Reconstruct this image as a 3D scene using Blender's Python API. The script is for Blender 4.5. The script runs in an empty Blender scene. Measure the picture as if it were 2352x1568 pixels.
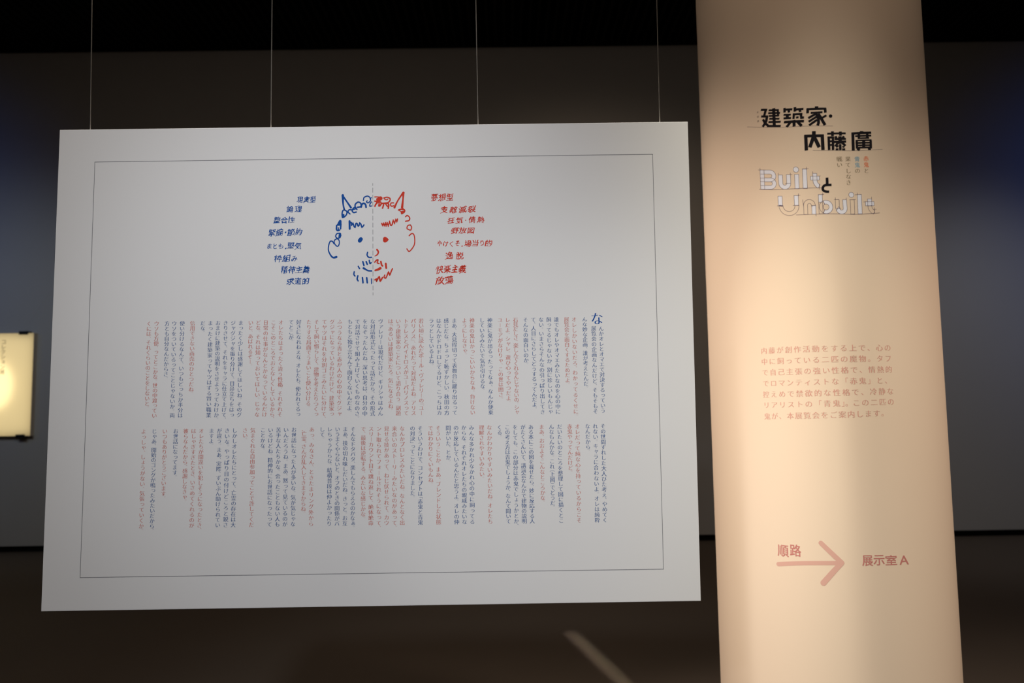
import bpy, math, random
import numpy as np
from mathutils import Matrix, Vector, Quaternion

SC = bpy.context.scene
COL = SC.collection
rad = math.radians

# ------------------------------------------------------------------ camera
# world: X to the right along the back wall, Y away from the camera, Z up, metres
FPX, CX, CY = 1700.0, 1176.0, 784.0
PITCH, ROLL, YAW = rad(4.6188), rad(0.8777), rad(0.4110)
EYE = np.array([0.0, 0.0, 1.5])


def cam_axes(p, r, y):
    fw = np.array([math.sin(y) * math.cos(p), math.cos(y) * math.cos(p), math.sin(p)])
    rt = np.array([math.cos(y), -math.sin(y), 0.0])
    dn = -np.cross(rt, fw)
    return np.stack([rt * math.cos(r) + dn * math.sin(r), -rt * math.sin(r) + dn * math.cos(r), fw], 1)


RC = cam_axes(PITCH, ROLL, YAW)
cam = bpy.data.cameras.new('camera')
cam.sensor_width = 36.0
cam.lens = FPX * 36.0 / 2352.0
cam.clip_start = 0.05
cam.dof.use_dof = True
cam.dof.focus_distance = 1.83
cam.dof.aperture_fstop = 3.3
co = bpy.data.objects.new('camera', cam)
COL.objects.link(co)
M = Matrix.Identity(4)
for i in range(3):
    M[i][0] = RC[i, 0]; M[i][1] = -RC[i, 1]; M[i][2] = -RC[i, 2]; M[i][3] = EYE[i]
co.matrix_world = M
SC.camera = co

# ------------------------------------------------------------------ world, lamps, exposure
SC.view_settings.view_transform = 'Standard'
SC.view_settings.look = 'None'
SC.view_settings.gamma = 1.0
SC.view_settings.use_curve_mapping = False
SC.view_settings.exposure = 0.0
w = bpy.data.worlds.new('world'); SC.world = w
w.use_nodes = True
w.node_tree.nodes['Background'].inputs[0].default_value = (0.9, 0.95, 1.0, 1)
w.node_tree.nodes['Background'].inputs[1].default_value = 0.0


def aim(o, tgt, roll=0.0):
    d = Vector(tgt) - o.location
    o.rotation_mode = 'QUATERNION'
    o.rotation_quaternion = d.to_track_quat('-Z', 'Y') @ Quaternion((0, 0, 1), roll)


def spot(name, loc, tgt, power, color, size_deg, blend=1.0, radius=0.05):
    l = bpy.data.lights.new(name, 'SPOT')
    l.energy = power; l.color = color; l.spot_size = rad(size_deg); l.spot_blend = blend
    l.shadow_soft_size = radius
    o = bpy.data.objects.new(name, l); COL.objects.link(o); o.location = loc; aim(o, tgt)
    return o


def area(name, loc, tgt, power, color, sx, sy, spread=180, roll=0.0):
    l = bpy.data.lights.new(name, 'AREA')
    l.shape = 'RECTANGLE'; l.size = sx; l.size_y = sy
    l.energy = power; l.color = color; l.spread = rad(spread)
    o = bpy.data.objects.new(name, l); COL.objects.link(o); o.location = loc; aim(o, tgt, roll)
    return o


#LIGHTS
spot('panel_lamp', (-0.9, -1.2, 4.3), (-0.45, 1.8, 1.45), 285, (0.93, 0.96, 1.0), 38, 1.0, 0.15)
spot('panel_spot', (-1.2, -1.8, 3.0), (-0.25, 1.8, 1.60), 110, (0.9, 0.93, 1.0), 28, 1.0, 0.08)
spot('panel_spot_right', (-0.9, -1.0, 3.6), (0.38, 1.8, 1.15), 115, (1.0, 0.99, 0.95), 24, 1.0, 0.08)
LAMP_A = (0.35, 1.50, 4.9)
spot('column_spot', LAMP_A, (0.84, 2.33, 1.0), 400, (1.0, 0.96, 0.8), 15, 1.0, 0.004)
spot('column_spot_wide', (0.78, 1.05, 4.9), (0.98, 2.30, 0.30), 860, (1.0, 0.94, 0.8), 27, 1.0, 0.2)

spot('column_side', (-2.2, 2.35, 3.7), (0.76, 2.57, 1.15), 580, (1.0, 0.82, 0.68), 44, 1.0, 0.2)
spot('column_right_fill', (3.4, 1.5, 3.8), (1.3, 2.3, 0.9), 300, (1.0, 0.79, 0.64), 44, 1.0, 0.2)  # fill lamp added to brighten the column's dark right edge
spot('wall_wash_warm', (0.8, 5.0, 5.1), (0.9, 7.9, 0.5), 75, (1.0, 0.74, 0.52), 110, 1.0, 0.3)
spot('wall_wash_left', (-4.8, 4.6, 3.4), (-5.4, 7.9, 1.8), 58, (0.85, 0.95, 1.0), 84, 1.0, 0.3)
spot('wall_wash_right', (5.0, 4.6, 4.6), (5.0, 7.9, 1.0), 95, (0.95, 0.95, 1.0), 74, 1.0, 0.3)
spot('blue_spot_left', (-7.2, 4.5, 4.0), (-6.8, 7.9, 3.1), 50, (0.02, 0.22, 1.0), 80, 1.0, 0.3)
spot('blue_spot_right', (7.4, 4.5, 4.0), (7.0, 7.9, 3.2), 54, (0.01, 0.18, 1.0), 80, 1.0, 0.3)
area('hall_glow', (0.0, 1.0, 5.3), (0.0, 2.0, 0.0), 92, (1.0, 0.8, 0.63), 6, 5)
area('floor_slit', (0.55, 4.25, 4.9), (0.55, 4.25, 0.0), 0.17, (1.0, 0.85, 0.66), 0.015, 1.4, 1.6, math.atan2(-0.287, 1.19) * -1)
#ENDLIGHTS

# ------------------------------------------------------------------ materials
def mat(name, col, rough=0.8, spec=0.2, noise=0.0, nscale=8.0, bump=0.0, bscale=60.0):
    m = bpy.data.materials.new(name); m.use_nodes = True
    nt = m.node_tree; b = nt.nodes['Principled BSDF']
    b.inputs['Base Color'].default_value = (*col, 1)
    b.inputs['Roughness'].default_value = rough
    b.inputs['Specular IOR Level'].default_value = spec
    if noise or bump:
        tc = nt.nodes.new('ShaderNodeTexCoord')
    if noise:
        n = nt.nodes.new('ShaderNodeTexNoise'); n.inputs['Scale'].default_value = nscale
        n.inputs['Detail'].default_value = 4
        nt.links.new(tc.outputs['Object'], n.inputs['Vector'])
        r = nt.nodes.new('ShaderNodeMapRange')
        r.inputs['To Min'].default_value = 1 - noise; r.inputs['To Max'].default_value = 1 + noise
        nt.links.new(n.outputs['Fac'], r.inputs['Value'])
        mx = nt.nodes.new('ShaderNodeVectorMath'); mx.operation = 'SCALE'
        mx.inputs[0].default_value = col
        nt.links.new(r.outputs['Result'], mx.inputs['Scale'])
        nt.links.new(mx.outputs['Vector'], b.inputs['Base Color'])
    if bump:
        n2 = nt.nodes.new('ShaderNodeTexNoise'); n2.inputs['Scale'].default_value = bscale
        n2.inputs['Detail'].default_value = 3
        nt.links.new(tc.outputs['Object'], n2.inputs['Vector'])
        bp = nt.nodes.new('ShaderNodeBump'); bp.inputs['Strength'].default_value = bump
        bp.inputs['Distance'].default_value = 0.002
        nt.links.new(n2.outputs['Fac'], bp.inputs['Height'])
        nt.links.new(bp.outputs['Normal'], b.inputs['Normal'])
    return m


MT = dict(
    board=mat('board_white', (0.80, 0.80, 0.80), 0.75, 0.15, 0.01, 3),
    column=mat('column_beige', (0.74, 0.605, 0.475), 0.8, 0.15, 0.015, 2),
    wall=mat('wall_grey', (0.42, 0.42, 0.42), 0.9, 0.1, 0.03, 1.5),
    floor=mat('floor_dark_brown', (0.115, 0.094, 0.076), 0.7, 0.2, 0.08, 1.2, 0.3, 200),
    ceiling=mat('ceiling_black', (0.006, 0.006, 0.006), 0.9, 0.05),
    slat=mat('slat_black', (0.012, 0.012, 0.011), 0.8, 0.1),
    base=mat('base_black', (0.008, 0.008, 0.008), 0.8, 0.1),
    wire=mat('wire_steel', (0.55, 0.53, 0.48), 0.5, 0.4),
    line=mat('print_grey', (0.22, 0.22, 0.24), 0.9, 0.1),
    body_blue=mat('print_blue', (0.115, 0.18, 0.36), 0.9, 0.1),
    body_red=mat('print_red', (0.64, 0.24, 0.21), 0.9, 0.1),
    pen_blue=mat('pen_blue', (0.012, 0.085, 0.36), 0.9, 0.1),
    pen_red=mat('pen_red', (0.66, 0.055, 0.032), 0.9, 0.1),
    black=mat('ink_black', (0.012, 0.010, 0.013), 0.9, 0.1),
    pencil=mat('ink_pencil', (0.13, 0.095, 0.10), 0.9, 0.1),
    sketch=mat('ink_sketch_line', (0.10, 0.065, 0.11), 0.9, 0.1),
    fill=mat('letter_fill_white', (0.74, 0.76, 0.86), 0.9, 0.1),
    sub=mat('ink_grey_brown', (0.25, 0.19, 0.12), 0.9, 0.1),
    sub_red=mat('ink_orange_red', (0.80, 0.23, 0.11), 0.9, 0.1),
    sub_blue=mat('ink_light_blue', (0.26, 0.43, 0.54), 0.9, 0.1),
    pink=mat('ink_pink', (0.62, 0.32, 0.26), 0.9, 0.1),
    arrow=mat('ink_pale_pink', (0.62, 0.37, 0.31), 0.9, 0.1),
    rose=mat('ink_rose', (0.50, 0.19, 0.17), 0.9, 0.1),
    clip=mat('clip_black', (0.006, 0.006, 0.006), 0.6, 0.3),
    sign_text=mat('sign_text_brown', (0.05, 0.04, 0.02), 0.9, 0.1),
    box=mat('box_white', (0.75, 0.70, 0.60), 0.8, 0.1),
)
sheet = bpy.data.materials.new('sign_translucent_sheet'); sheet.use_nodes = True
nt = sheet.node_tree
for n in list(nt.nodes):
    if n.type != 'OUTPUT_MATERIAL': nt.nodes.remove(n)
tr = nt.nodes.new('ShaderNodeBsdfTranslucent'); tr.inputs[0].default_value = (0.80, 0.74, 0.56, 1)
df = nt.nodes.new('ShaderNodeBsdfDiffuse'); df.inputs[0].default_value = (0.7, 0.66, 0.55, 1)
ms = nt.nodes.new('ShaderNodeMixShader'); ms.inputs[0].default_value = 0.4
nt.links.new(tr.outputs[0], ms.inputs[1]); nt.links.new(df.outputs[0], ms.inputs[2])
nt.links.new(ms.outputs[0], [n for n in nt.nodes if n.type == 'OUTPUT_MATERIAL'][0].inputs[0])
MT['sheet'] = sheet


# ------------------------------------------------------------------ helpers
def mesh_obj(name, verts, faces, m, parent=None, smooth=False):
    me = bpy.data.meshes.new(name)
    me.from_pydata([tuple(map(float, v)) for v in verts], [], faces)
    me.update()
    if smooth:
        for p in me.polygons: p.use_smooth = True
    me.materials.append(MT[m])
    o = bpy.data.objects.new(name, me); COL.objects.link(o)
    if parent: o.parent = parent
    return o


BF = [(0, 3, 2, 1), (4, 5, 6, 7), (0, 1, 5, 4), (1, 2, 6, 5), (2, 3, 7, 6), (3, 0, 4, 7)]


def box(name, x0, x1, y0, y1, z0, z1, m, parent=None):
    v = [(x0, y0, z0), (x1, y0, z0), (x1, y1, z0), (x0, y1, z0), (x0, y0, z1), (x1, y0, z1), (x1, y1, z1), (x0, y1, z1)]
    return mesh_obj(name, v, BF, m, parent)


def empty(name, loc, label, cat, group=None):
    o = bpy.data.objects.new(name, None); COL.objects.link(o); o.location = loc
    o.empty_display_size = 0.1
    o['label'] = label; o['category'] = cat
    if group: o['group'] = group
    return o


def struct(o):
    o['kind'] = 'structure'; return o


def ray(px, py):
    return RC @ np.array([(px - CX) / FPX, (py - CY) / FPX, 1.0])


def on_y(px, py, Y):
    d = ray(px, py); return EYE + d * (Y / d[1])


# ------------------------------------------------------------------ the room
WALL_Y, CEIL_Z = 7.92, 5.42
struct(box('floor', -8.2, 8.2, -5.2, 8.3, -0.1, 0.0, 'floor'))
ceil = struct(box('ceiling', -8.2, 8.2, -5.2, 8.3, CEIL_Z + 0.16, CEIL_Z + 0.26, 'ceiling'))
struct(box('wall_back', -8.2, 8.2, WALL_Y, WALL_Y + 0.3, 0.07, CEIL_Z + 0.16, 'wall'))
struct(box('baseboard_back', -8.2, 8.2, WALL_Y + 0.05, WALL_Y + 0.3, 0.0, 0.07, 'base'))
struct(box('wall_left', -8.3, -8.2, -5.2, 8.22, 0.0, CEIL_Z + 0.16, 'slat'))
struct(box('wall_right', 8.2, 8.3, -5.2, 8.22, 0.0, CEIL_Z + 0.16, 'slat'))
struct(box('wall_front', -8.2, 8.2, -5.3, -5.2, 0.0, CEIL_Z + 0.16, 'slat'))
# black louvre slats hung under the black ceiling, square to the back wall
first = None
k = 0
x = -7.0
while x < 7.3:
    if first is None:
        first = box('slat', -0.012, 0.012, 6.3, WALL_Y - 0.06, CEIL_Z, CEIL_Z + 0.16, 'slat', ceil)
        s = first
    else:
        s = first.copy(); COL.objects.link(s); s.parent = ceil
    s.location = (x, 0, 0)
    x += 0.09
struct(box('trim_1', -8.2, 8.2, WALL_Y - 0.05, WALL_Y - 0.002, CEIL_Z - 0.01, CEIL_Z + 0.16, 'ceiling'))
for yy in (7.55, 7.0, 6.45):
    box('cross_bar', -7.0, 7.3, yy - 0.015, yy + 0.015, CEIL_Z + 0.12, CEIL_Z + 0.16, 'slat', ceil)


# ------------------------------------------------------------------ printing on surfaces
class Flat:
    """the hanging board: u to the right, v up, h out towards the viewer (metres)"""
    def __init__(s, org, a1, a2, n):
        s.o, s.a1, s.a2, s.n = org, a1, a2, n

    def uv(s, px, py):
        d = ray(px, py); t = ((s.o - EYE) @ s.n) / (d @ s.n)
        q = EYE + d * t - s.o
        return np.array([q @ s.a1, q @ s.a2])

    def place(s, P):
        return np.stack([P[:, 0], -P[:, 2], P[:, 1]], 1)


class Round:
    """the round column: u along the girth (0 faces the camera), v height"""
    def __init__(s, ax, ay, r, phi0):
        s.c = np.array([ax, ay]); s.r = r; s.phi0 = phi0

    def uv(s, px, py):
        d = ray(px, py); e = EYE[:2] - s.c
        a = d[0] ** 2 + d[1] ** 2; b = 2 * (e @ d[:2]); c = e @ e - s.r ** 2
        t = (-b - math.sqrt(max(b * b - 4 * a * c, 0))) / (2 * a)
        p = EYE + d * t
        phi = math.atan2(p[0] - s.c[0], -(p[1] - s.c[1]))
        return np.array([(phi - s.phi0) * s.r, p[2]])

    def place(s, P):
        phi = s.phi0 + P[:, 0] / s.r
        R = s.r + P[:, 2]
        return np.stack([R * np.sin(phi), -R * np.cos(phi), P[:, 1]], 1)


_gc = {}


def glyph(ch, off=0.0):
    key = (ch, off)
    if key not in _gc:
        cu = bpy.data.curves.new('glyph', 'FONT'); cu.body = ch; cu.size = 1; cu.resolution_u = 3; cu.offset = off
        o = bpy.data.objects.new('glyph', cu); COL.objects.link(o)
        dg = bpy.context.evaluated_depsgraph_get(); dg.update()
        oe = o.evaluated_get(dg); me = oe.to_mesh()
        v = np.array([(q.co.x, q.co.y) for q in me.vertices], float).reshape(-1, 2)
        f = [tuple(p.vertices) for p in me.polygons]
        oe.to_mesh_clear(); bpy.data.objects.remove(o); bpy.data.curves.remove(cu)
        cxm = 0.5 if ord(ch) > 0x2E80 or ch in '“”' else (v[:, 0].min() + v[:, 0].max()) / 2
        v = v - np.array([cxm, 0.37])
        _gc[key] = (v, f)
    return _gc[key]


class Ink:
    """collects flat printed shapes on a surface, built as ONE thin mesh part"""
    def __init__(s, surf, h=0.00015):
        s.S = surf; s.V = []; s.F = []; s.n = 0; s.h = h

    def add(s, uv, faces, dh=0.0):
        if isinstance(s.S, Round):
            uv = [tuple(p) for p in uv]; out = []; todo = []
            for f in faces:
                for k in range(1, len(f) - 1): todo.append((f[0], f[k], f[k + 1]))
            mid = {}
            while todo:
                a, b, c = todo.pop()
                us = (uv[a][0], uv[b][0], uv[c][0])
                if max(us) - min(us) < 0.006: out.append((a, b, c)); continue
                e = max(((a, b, c), (b, c, a), (c, a, b)), key=lambda q: abs(uv[q[0]][0] - uv[q[1]][0]))
                k = (min(e[0], e[1]), max(e[0], e[1]))
                if k not in mid:
                    mid[k] = len(uv); uv.append(((uv[k[0]][0] + uv[k[1]][0]) / 2, (uv[k[0]][1] + uv[k[1]][1]) / 2))
                m = mid[k]; todo += [(e[0], m, e[2]), (m, e[1], e[2])]
            faces = out
        a = np.zeros((len(uv), 3)); a[:, :2] = uv; a[:, 2] = s.h + dh
        s.V.append(a); s.F += [tuple(i + s.n for i in f) for f in faces]; s.n += len(uv)

    def glyph(s, ch, c, size, off=0.0, mincho=False, rot=0.0, sx=1.0, sy=1.0, shear=0.0, warp=None, tilt=0.0, bold=0.0):
        # a roman-style cut: thin outline shifted sideways, so uprights are heavy and level strokes thin
        if mincho: passes = ((-0.033, 0.0, 0.0), (0.011, 0.0, 2e-5), (-0.011, 0.0, 4e-5), (0.033, 0.0, 6e-5))
        elif bold: passes = ((-bold, -bold * .6, 0.0), (bold, bold * .6, 1.5e-5), (-bold, bold * .6, 3e-5), (bold, -bold * .6, 4.5e-5))
        else: passes = ((0.0, 0.0, 0.0),)
        for ox, oy, dh in passes:
            v, f = glyph(ch, (-0.017 if ord(ch) >= 0x4E00 else (-0.012 if ch in 'ぱぴぷぺぽパピプペポ' else -0.022)) if mincho else off)
            v = v.copy()
            if rot: v = v @ np.array([[math.cos(rot), math.sin(rot)], [-math.sin(rot), math.cos(rot)]])
            v[:, 0] += ox; v[:, 1] += oy
            if warp is not None:
                a = warp
                v = v + 0.045 * np.stack([np.sin(v[:, 1] * 7 + a) + 0.6 * np.sin(v[:, 0] * 11 + a * 2), np.sin(v[:, 0] * 6 + a * 3) + 0.6 * np.sin(v[:, 1] * 13 + a)], 1)
            v[:, 0] = v[:, 0] * sx + v[:, 1] * shear
            v[:, 1] = v[:, 1] * sy
            if tilt: v[:, 1] += v[:, 0] * tilt
            s.add(v * size + np.array(c), f, dh)

    def stroke(s, pts, wd, cap=True, step=0.012, closed=False, dh=0.0):
        """pts in surface metres; ribbon of width wd with round joints"""
        P = [np.array(p, float) for p in pts]
        if closed: P.append(P[0])
        Q = [P[0]]
        for a, b in zip(P, P[1:]):
            n = max(1, int(np.linalg.norm(b - a) / step))
            for k in range(1, n + 1): Q.append(a + (b - a) * k / n)
        W = wd if hasattr(wd, '__len__') else [wd] * len(Q)
        if hasattr(wd, '__len__'):
            W = list(np.interp(np.linspace(0, 1, len(Q)), np.linspace(0, 1, len(wd)), wd))
        T = []
        for a, b in zip(Q, Q[1:]):
            d = b - a; L = np.linalg.norm(d); T.append(d / L if L > 1e-9 else (T[-1] if T else np.array([1.0, 0.0])))
        n = len(Q); Lf = []; Rt = []; sharp = []
        for i in range(n):
            if closed and i in (0, n - 1): t0, t1 = T[-1], T[0]
            else: t0, t1 = T[max(i - 1, 0)], T[min(i, n - 2)]
            c = float(t0 @ t1)
            if c < 0.75: sharp.append(i)
            m = t0 + t1
            m = m / np.linalg.norm(m) if np.linalg.norm(m) > 1e-6 else t1
            nn_ = np.array([-m[1], m[0]]); k = 1.0 / max(0.75, math.sqrt(max(0, (1 + c) / 2)))
            Lf.append(Q[i] + nn_ * W[i] / 2 * k); Rt.append(Q[i] - nn_ * W[i] / 2 * k)
        pts_ = Lf + Rt
        F = [(n + i, n + i + 1, i + 1, i) for i in range(n - 1)]
        if cap and not closed:
            for e, dr in ((0, -T[0]), (n - 1, T[-1])):
                a0 = math.atan2(dr[1], dr[0]); base = len(pts_)
                fan = [Q[e] + W[e] / 2 * np.array([math.cos(a0 + g), math.sin(a0 + g)]) for g in np.linspace(-math.pi / 2, math.pi / 2, 9)]
                pts_ += fan; F.append(tuple(range(base, base + 9)))
        s.add(pts_, F, dh)
        K = 12
        for i in sharp:
            if closed is False and i in (0, n - 1): continue
            r = W[i] / 2
            s.add([Q[i] + r * np.array([math.cos(2 * math.pi * k / K), math.sin(2 * math.pi * k / K)]) for k in range(K)], [tuple(range(K))], 3e-5 + dh)

    def build(s, name, m, parent, label=None):
        P = s.S.place(np.concatenate(s.V))
        o = mesh_obj(name, P, s.F, m, parent)
        if label: o['label'] = label
        return o


def smooth(pts, n=5, closed=False):
    """Catmull-Rom through the points"""
    P = [np.array(p, float) for p in pts]
    if len(P) < 3: return P
    if closed: E = [P[-1]] + P + [P[0], P[1]]
    else: E = [2 * P[0] - P[1]] + P + [2 * P[-1] - P[-2]]
    out = []
    for i in range(1, len(E) - 2):
        a, b, c, d = E[i - 1:i + 3]
        for k in range(n):
            t = k / n
            out.append(0.5 * ((2 * b) + (c - a) * t + (2 * a - 5 * b + 4 * c - d) * t * t + (3 * b - a - 3 * c + d) * t ** 3))
    out.append(E[-2])
    return out


# ------------------------------------------------------------------ the hanging board
_w, _h = 1.56477, 1.16927
_yw, _ln, _rl = -0.0032283, -0.0011, -0.0025773
ux = np.array([math.cos(_yw), math.sin(_yw), 0]); nn = np.array([-math.sin(_yw), math.cos(_yw), 0]); uz = np.array([0, 0, 1.])
uz2 = uz * math.cos(_ln) + nn * math.sin(_ln)
A1 = ux * math.cos(_rl) + uz2 * math.sin(_rl); A2 = -ux * math.sin(_rl) + uz2 * math.cos(_rl)
NB = np.cross(A2, A1) * -1
if NB[1] < 0: NB = -NB
BORG = np.array([-0.32616, 1.8, 1.6058]) - A2 * _h / 2
BD = Flat(BORG, A1, A2, NB)
board = empty('hanging_board', BORG, 'large white printed text board hanging on thin wires, with a blue and red face drawing', 'display board')
mw = Matrix.Identity(4)
for i in range(3):
    mw[i][0] = A1[i]; mw[i][1] = NB[i]; mw[i][2] = A2[i]; mw[i][3] = BORG[i]
board.matrix_world = mw
cr = [BD.uv(*p) for p in ((94, 1404), (1610, 1380), (1580, 279), (137, 298))]
bv = [(c[0], 0, c[1]) for c in cr] + [(c[0], 0.012, c[1]) for c in cr]
me_o = mesh_obj('board_sheet', bv, [(0, 1, 2, 3), (4, 7, 6, 5), (0, 4, 5, 1), (1, 5, 6, 2), (2, 6, 7, 3), (3, 7, 4, 0)], 'board', board)
bm = me_o.modifiers.new('bevel', 'BEVEL'); bm.width = 0.0012; bm.segments = 2
PX = 1.8 / FPX                                                     # one photograph pixel on the board, metres

ik = Ink(BD)
fc = [BD.uv(*p) for p in ((184, 1326), (1524, 1306.5), (1499, 354), (218, 372))]
ik.stroke(fc, 1.25 * PX, closed=True, step=0.3)
ik.build('border_line', 'line', board, 'thin grey printed frame line')

random.seed(7)
PUNCT = set('、。')
BRK = set('「」『』（）“”')
SMALL = set('っゃゅょぁぃぅぇぉァィゥェォャュョッ')


def wt(ch):
    return 0.70 if ch in PUNCT else (0.5 if ch in BRK else 1.0)


def vertical(surf, text, u, vtop, vbot, pitch, em, m, parent, mincho=True, name='text_column', h=0.00015, label=None, x1=None):
    """a column of vertical writing; vtop / vbot are the centres of the first and last full characters"""
    ik = Ink(surf, h)
    core = text; tail = ''
    if core[-1] in PUNCT: tail = core[-1]; core = core[:-1]
    pos = [0.0]
    for a, b in zip(core, core[1:]): pos.append(pos[-1] + (wt(a) + wt(b)) / 2)
    if vbot is not None and pos[-1] > 0: pitch = (vtop - vbot) / pos[-1]
    pos.append(pos[-1] + 0.80)
    for ch, p in zip(core + tail, pos):
        v = vtop - p * pitch
        uu = u
        if x1 is not None and vbot is not None: uu = u + (x1 - u) * (vtop - v) / (vtop - vbot)
        if ch in PUNCT: ik.glyph(ch, (uu + 0.56 * em, v + 0.50 * em), em, mincho=False, off=-0.018)
        elif ch == 'ー': ik.glyph(ch, (uu, v), em, rot=-math.pi / 2, mincho=False, off=-0.012)
        elif ch in '「『（': ik.glyph(ch, (uu, v + 0.22 * em), em, rot=-math.pi / 2, off=-0.01)
        elif ch in '」』）': ik.glyph(ch, (uu, v - 0.22 * em), em, rot=-math.pi / 2, off=-0.01)
        elif ch == '“': ik.glyph('"', (uu - 0.3 * em, v - 0.4 * em), em * .8)
        elif ch == '”': ik.glyph('"', (uu + 0.3 * em, v - 0.1 * em), em * .8)
        elif ch in SMALL: ik.glyph(ch, (uu + 0.09 * em, v + 0.09 * em), em, mincho=mincho)
        else: ik.glyph(ch, (uu, v), em, mincho=mincho)
    return ik.build(name, m, parent, label)


UP = [  # px of the column at its top, colour, runs to the full height, writing
 (1363.2, 'b', 2, '展覧会の企画なんだけど、そもそもそ'), (1342.9, 'b', 0, 'んな妙な企画、誰が考えたんだ。'),
 (1318.6, 'r', 1, 'オレしかいないだろ、わかってるくせに。'), (1301.3, 'r', 0, '展覧会を面白くするためだよ。'),
 (1278, 'b', 1, '誰でもオレやオマエみたいなのを心の中に'), (1260.5, 'b', 1, '飼ってるじゃないか。別に珍しいもんじゃ'),
 (1242.9, 'b', 1, 'ない。いまさらそんなの引っぱり出してき'), (1225, 'b', 3, 'て、人目にさらしてどうするってんだよ。'),
 (1207, 'b', 0, 'そんなの面白いのか。'), (1184, 'r', 1, '石見だしさ、楽しんでくれるんじゃないの。シャ'),
 (1166, 'r', 0, 'レだよ、シャレ。遊び心ってやつだよ。'), (1148.6, 'r', 0, 'ユーモアがなけりゃ、この世は闇さ。'),
 (1125, 'b', 1, '神楽に鬼が出るったってなぁ、なんか便乗'), (1107, 'b', 0, 'しているみたいで気が引けるな。'),
 (1084, 'r', 1, '神楽の鬼はかっこいいからなぁ。負けない'), (1067, 'r', 0, 'ようにしなきゃ。'),
 (1043.4, 'b', 1, 'まあ、大見得切って表舞台に躍り出るって'), (1025, 'b', 1, '感じだな。ちょっと恥ずかしい。秋田の方'),
 (1008, 'b', 1, 'はなんかドロドロしてるけど、こっちはカ'), (990.7, 'b', 0, 'ラッとしているよね。'),
 (967.3, 'r', 1, '若い頃に読んだポール・ヴァレリーの『ユー'), (949.5, 'r', 1, 'パリノス』、あれだって対話だよね。アリス'),
 (932.5, 'r', 1, 'トテレスとパイドロスがユーパリノスって'), (914.7, 'r', 1, 'いう建築家のことについて語り合う。副題'),
 (897.3, 'r', 0, 'は「あるいは建築家」だろ。気になるよね。'), (874.4, 'b', 1, 'ヴァレリーは現代だけど、ギリシャはみん'),
 (856.2, 'b', 1, 'な対話形式だったって話だから、その形式'), (838.8, 'b', 1, 'をなぞったんだね。深い思考は、自分の中'),
 (821.4, 'b', 1, 'で対話させて組み上げていくものなのさ。'), (804, 'b', 0, 'もともと独り言なんて面白くないんだよ。'),
 (780.3, 'r', 1, 'ふつうなら青と赤が人の心の中でグジャ'), (763, 'r', 1, 'グジャになっているわけだけど、建築家っ'),
 (745.4, 'r', 1, 'てヤツはそれを分別ゴミみたいに分けて、'), (727.4, 'r', 1, 'そして飼い慣らして、建物を考えたりつくっ'),
 (709.7, 'r', 0, 'たりする局面でうまいこと使い分ける。'), (686.5, 'b', 1, '好きになれねえな。オレたち、使われてるっ'),
 (669, 'b', 0, 'てとこが。'), (645.4, 'r', 1, 'オレたちはまったく違う性格。それぞれそ'),
 (628, 'r', 1, 'こそこのところでおとなしくしているから、'), (610.5, 'r', 1, '日常の仕事がなんとかなっているんだけ'),
 (593.4, 'r', 1, 'どな。それは知っておいてほしい。じゃな'), (576, 'r', 0, 'いと、あばれるぞー。'),
 (553, 'b', 1, 'まったく少しは感謝してほしいね。そのグ'), (535.6, 'b', 1, 'ジャグジャを振り分けて、目鼻立ちをはっ'),
 (518.5, 'b', 1, 'きりさせて、それをキャラに仕立て上げて、'), (500.8, 'b', 1, 'おまけに建築の説明をさせようってわけか。'),
 (483.4, 'b', 1, 'まったく建築家ってヤツはずる賢い職業'), (466, 'b', 0, 'だな。'),
 (442.4, 'r', 0, '信用できない商売のひとつだね。'), (418.7, 'b', 1, '使い分けるなんて、いつもどっちか半分は'),
 (400.4, 'b', 1, 'ウソをついているってことじゃないか。両'), (383.8, 'b', 0, '方とも自分なんだからさ。'),
 (359.8, 'r', 1, 'ウソも方便、ってとこかな。世の中渡ってい'), (342.4, 'r', 0, 'くには、それくらいのことをしないと。'),
]
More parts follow.
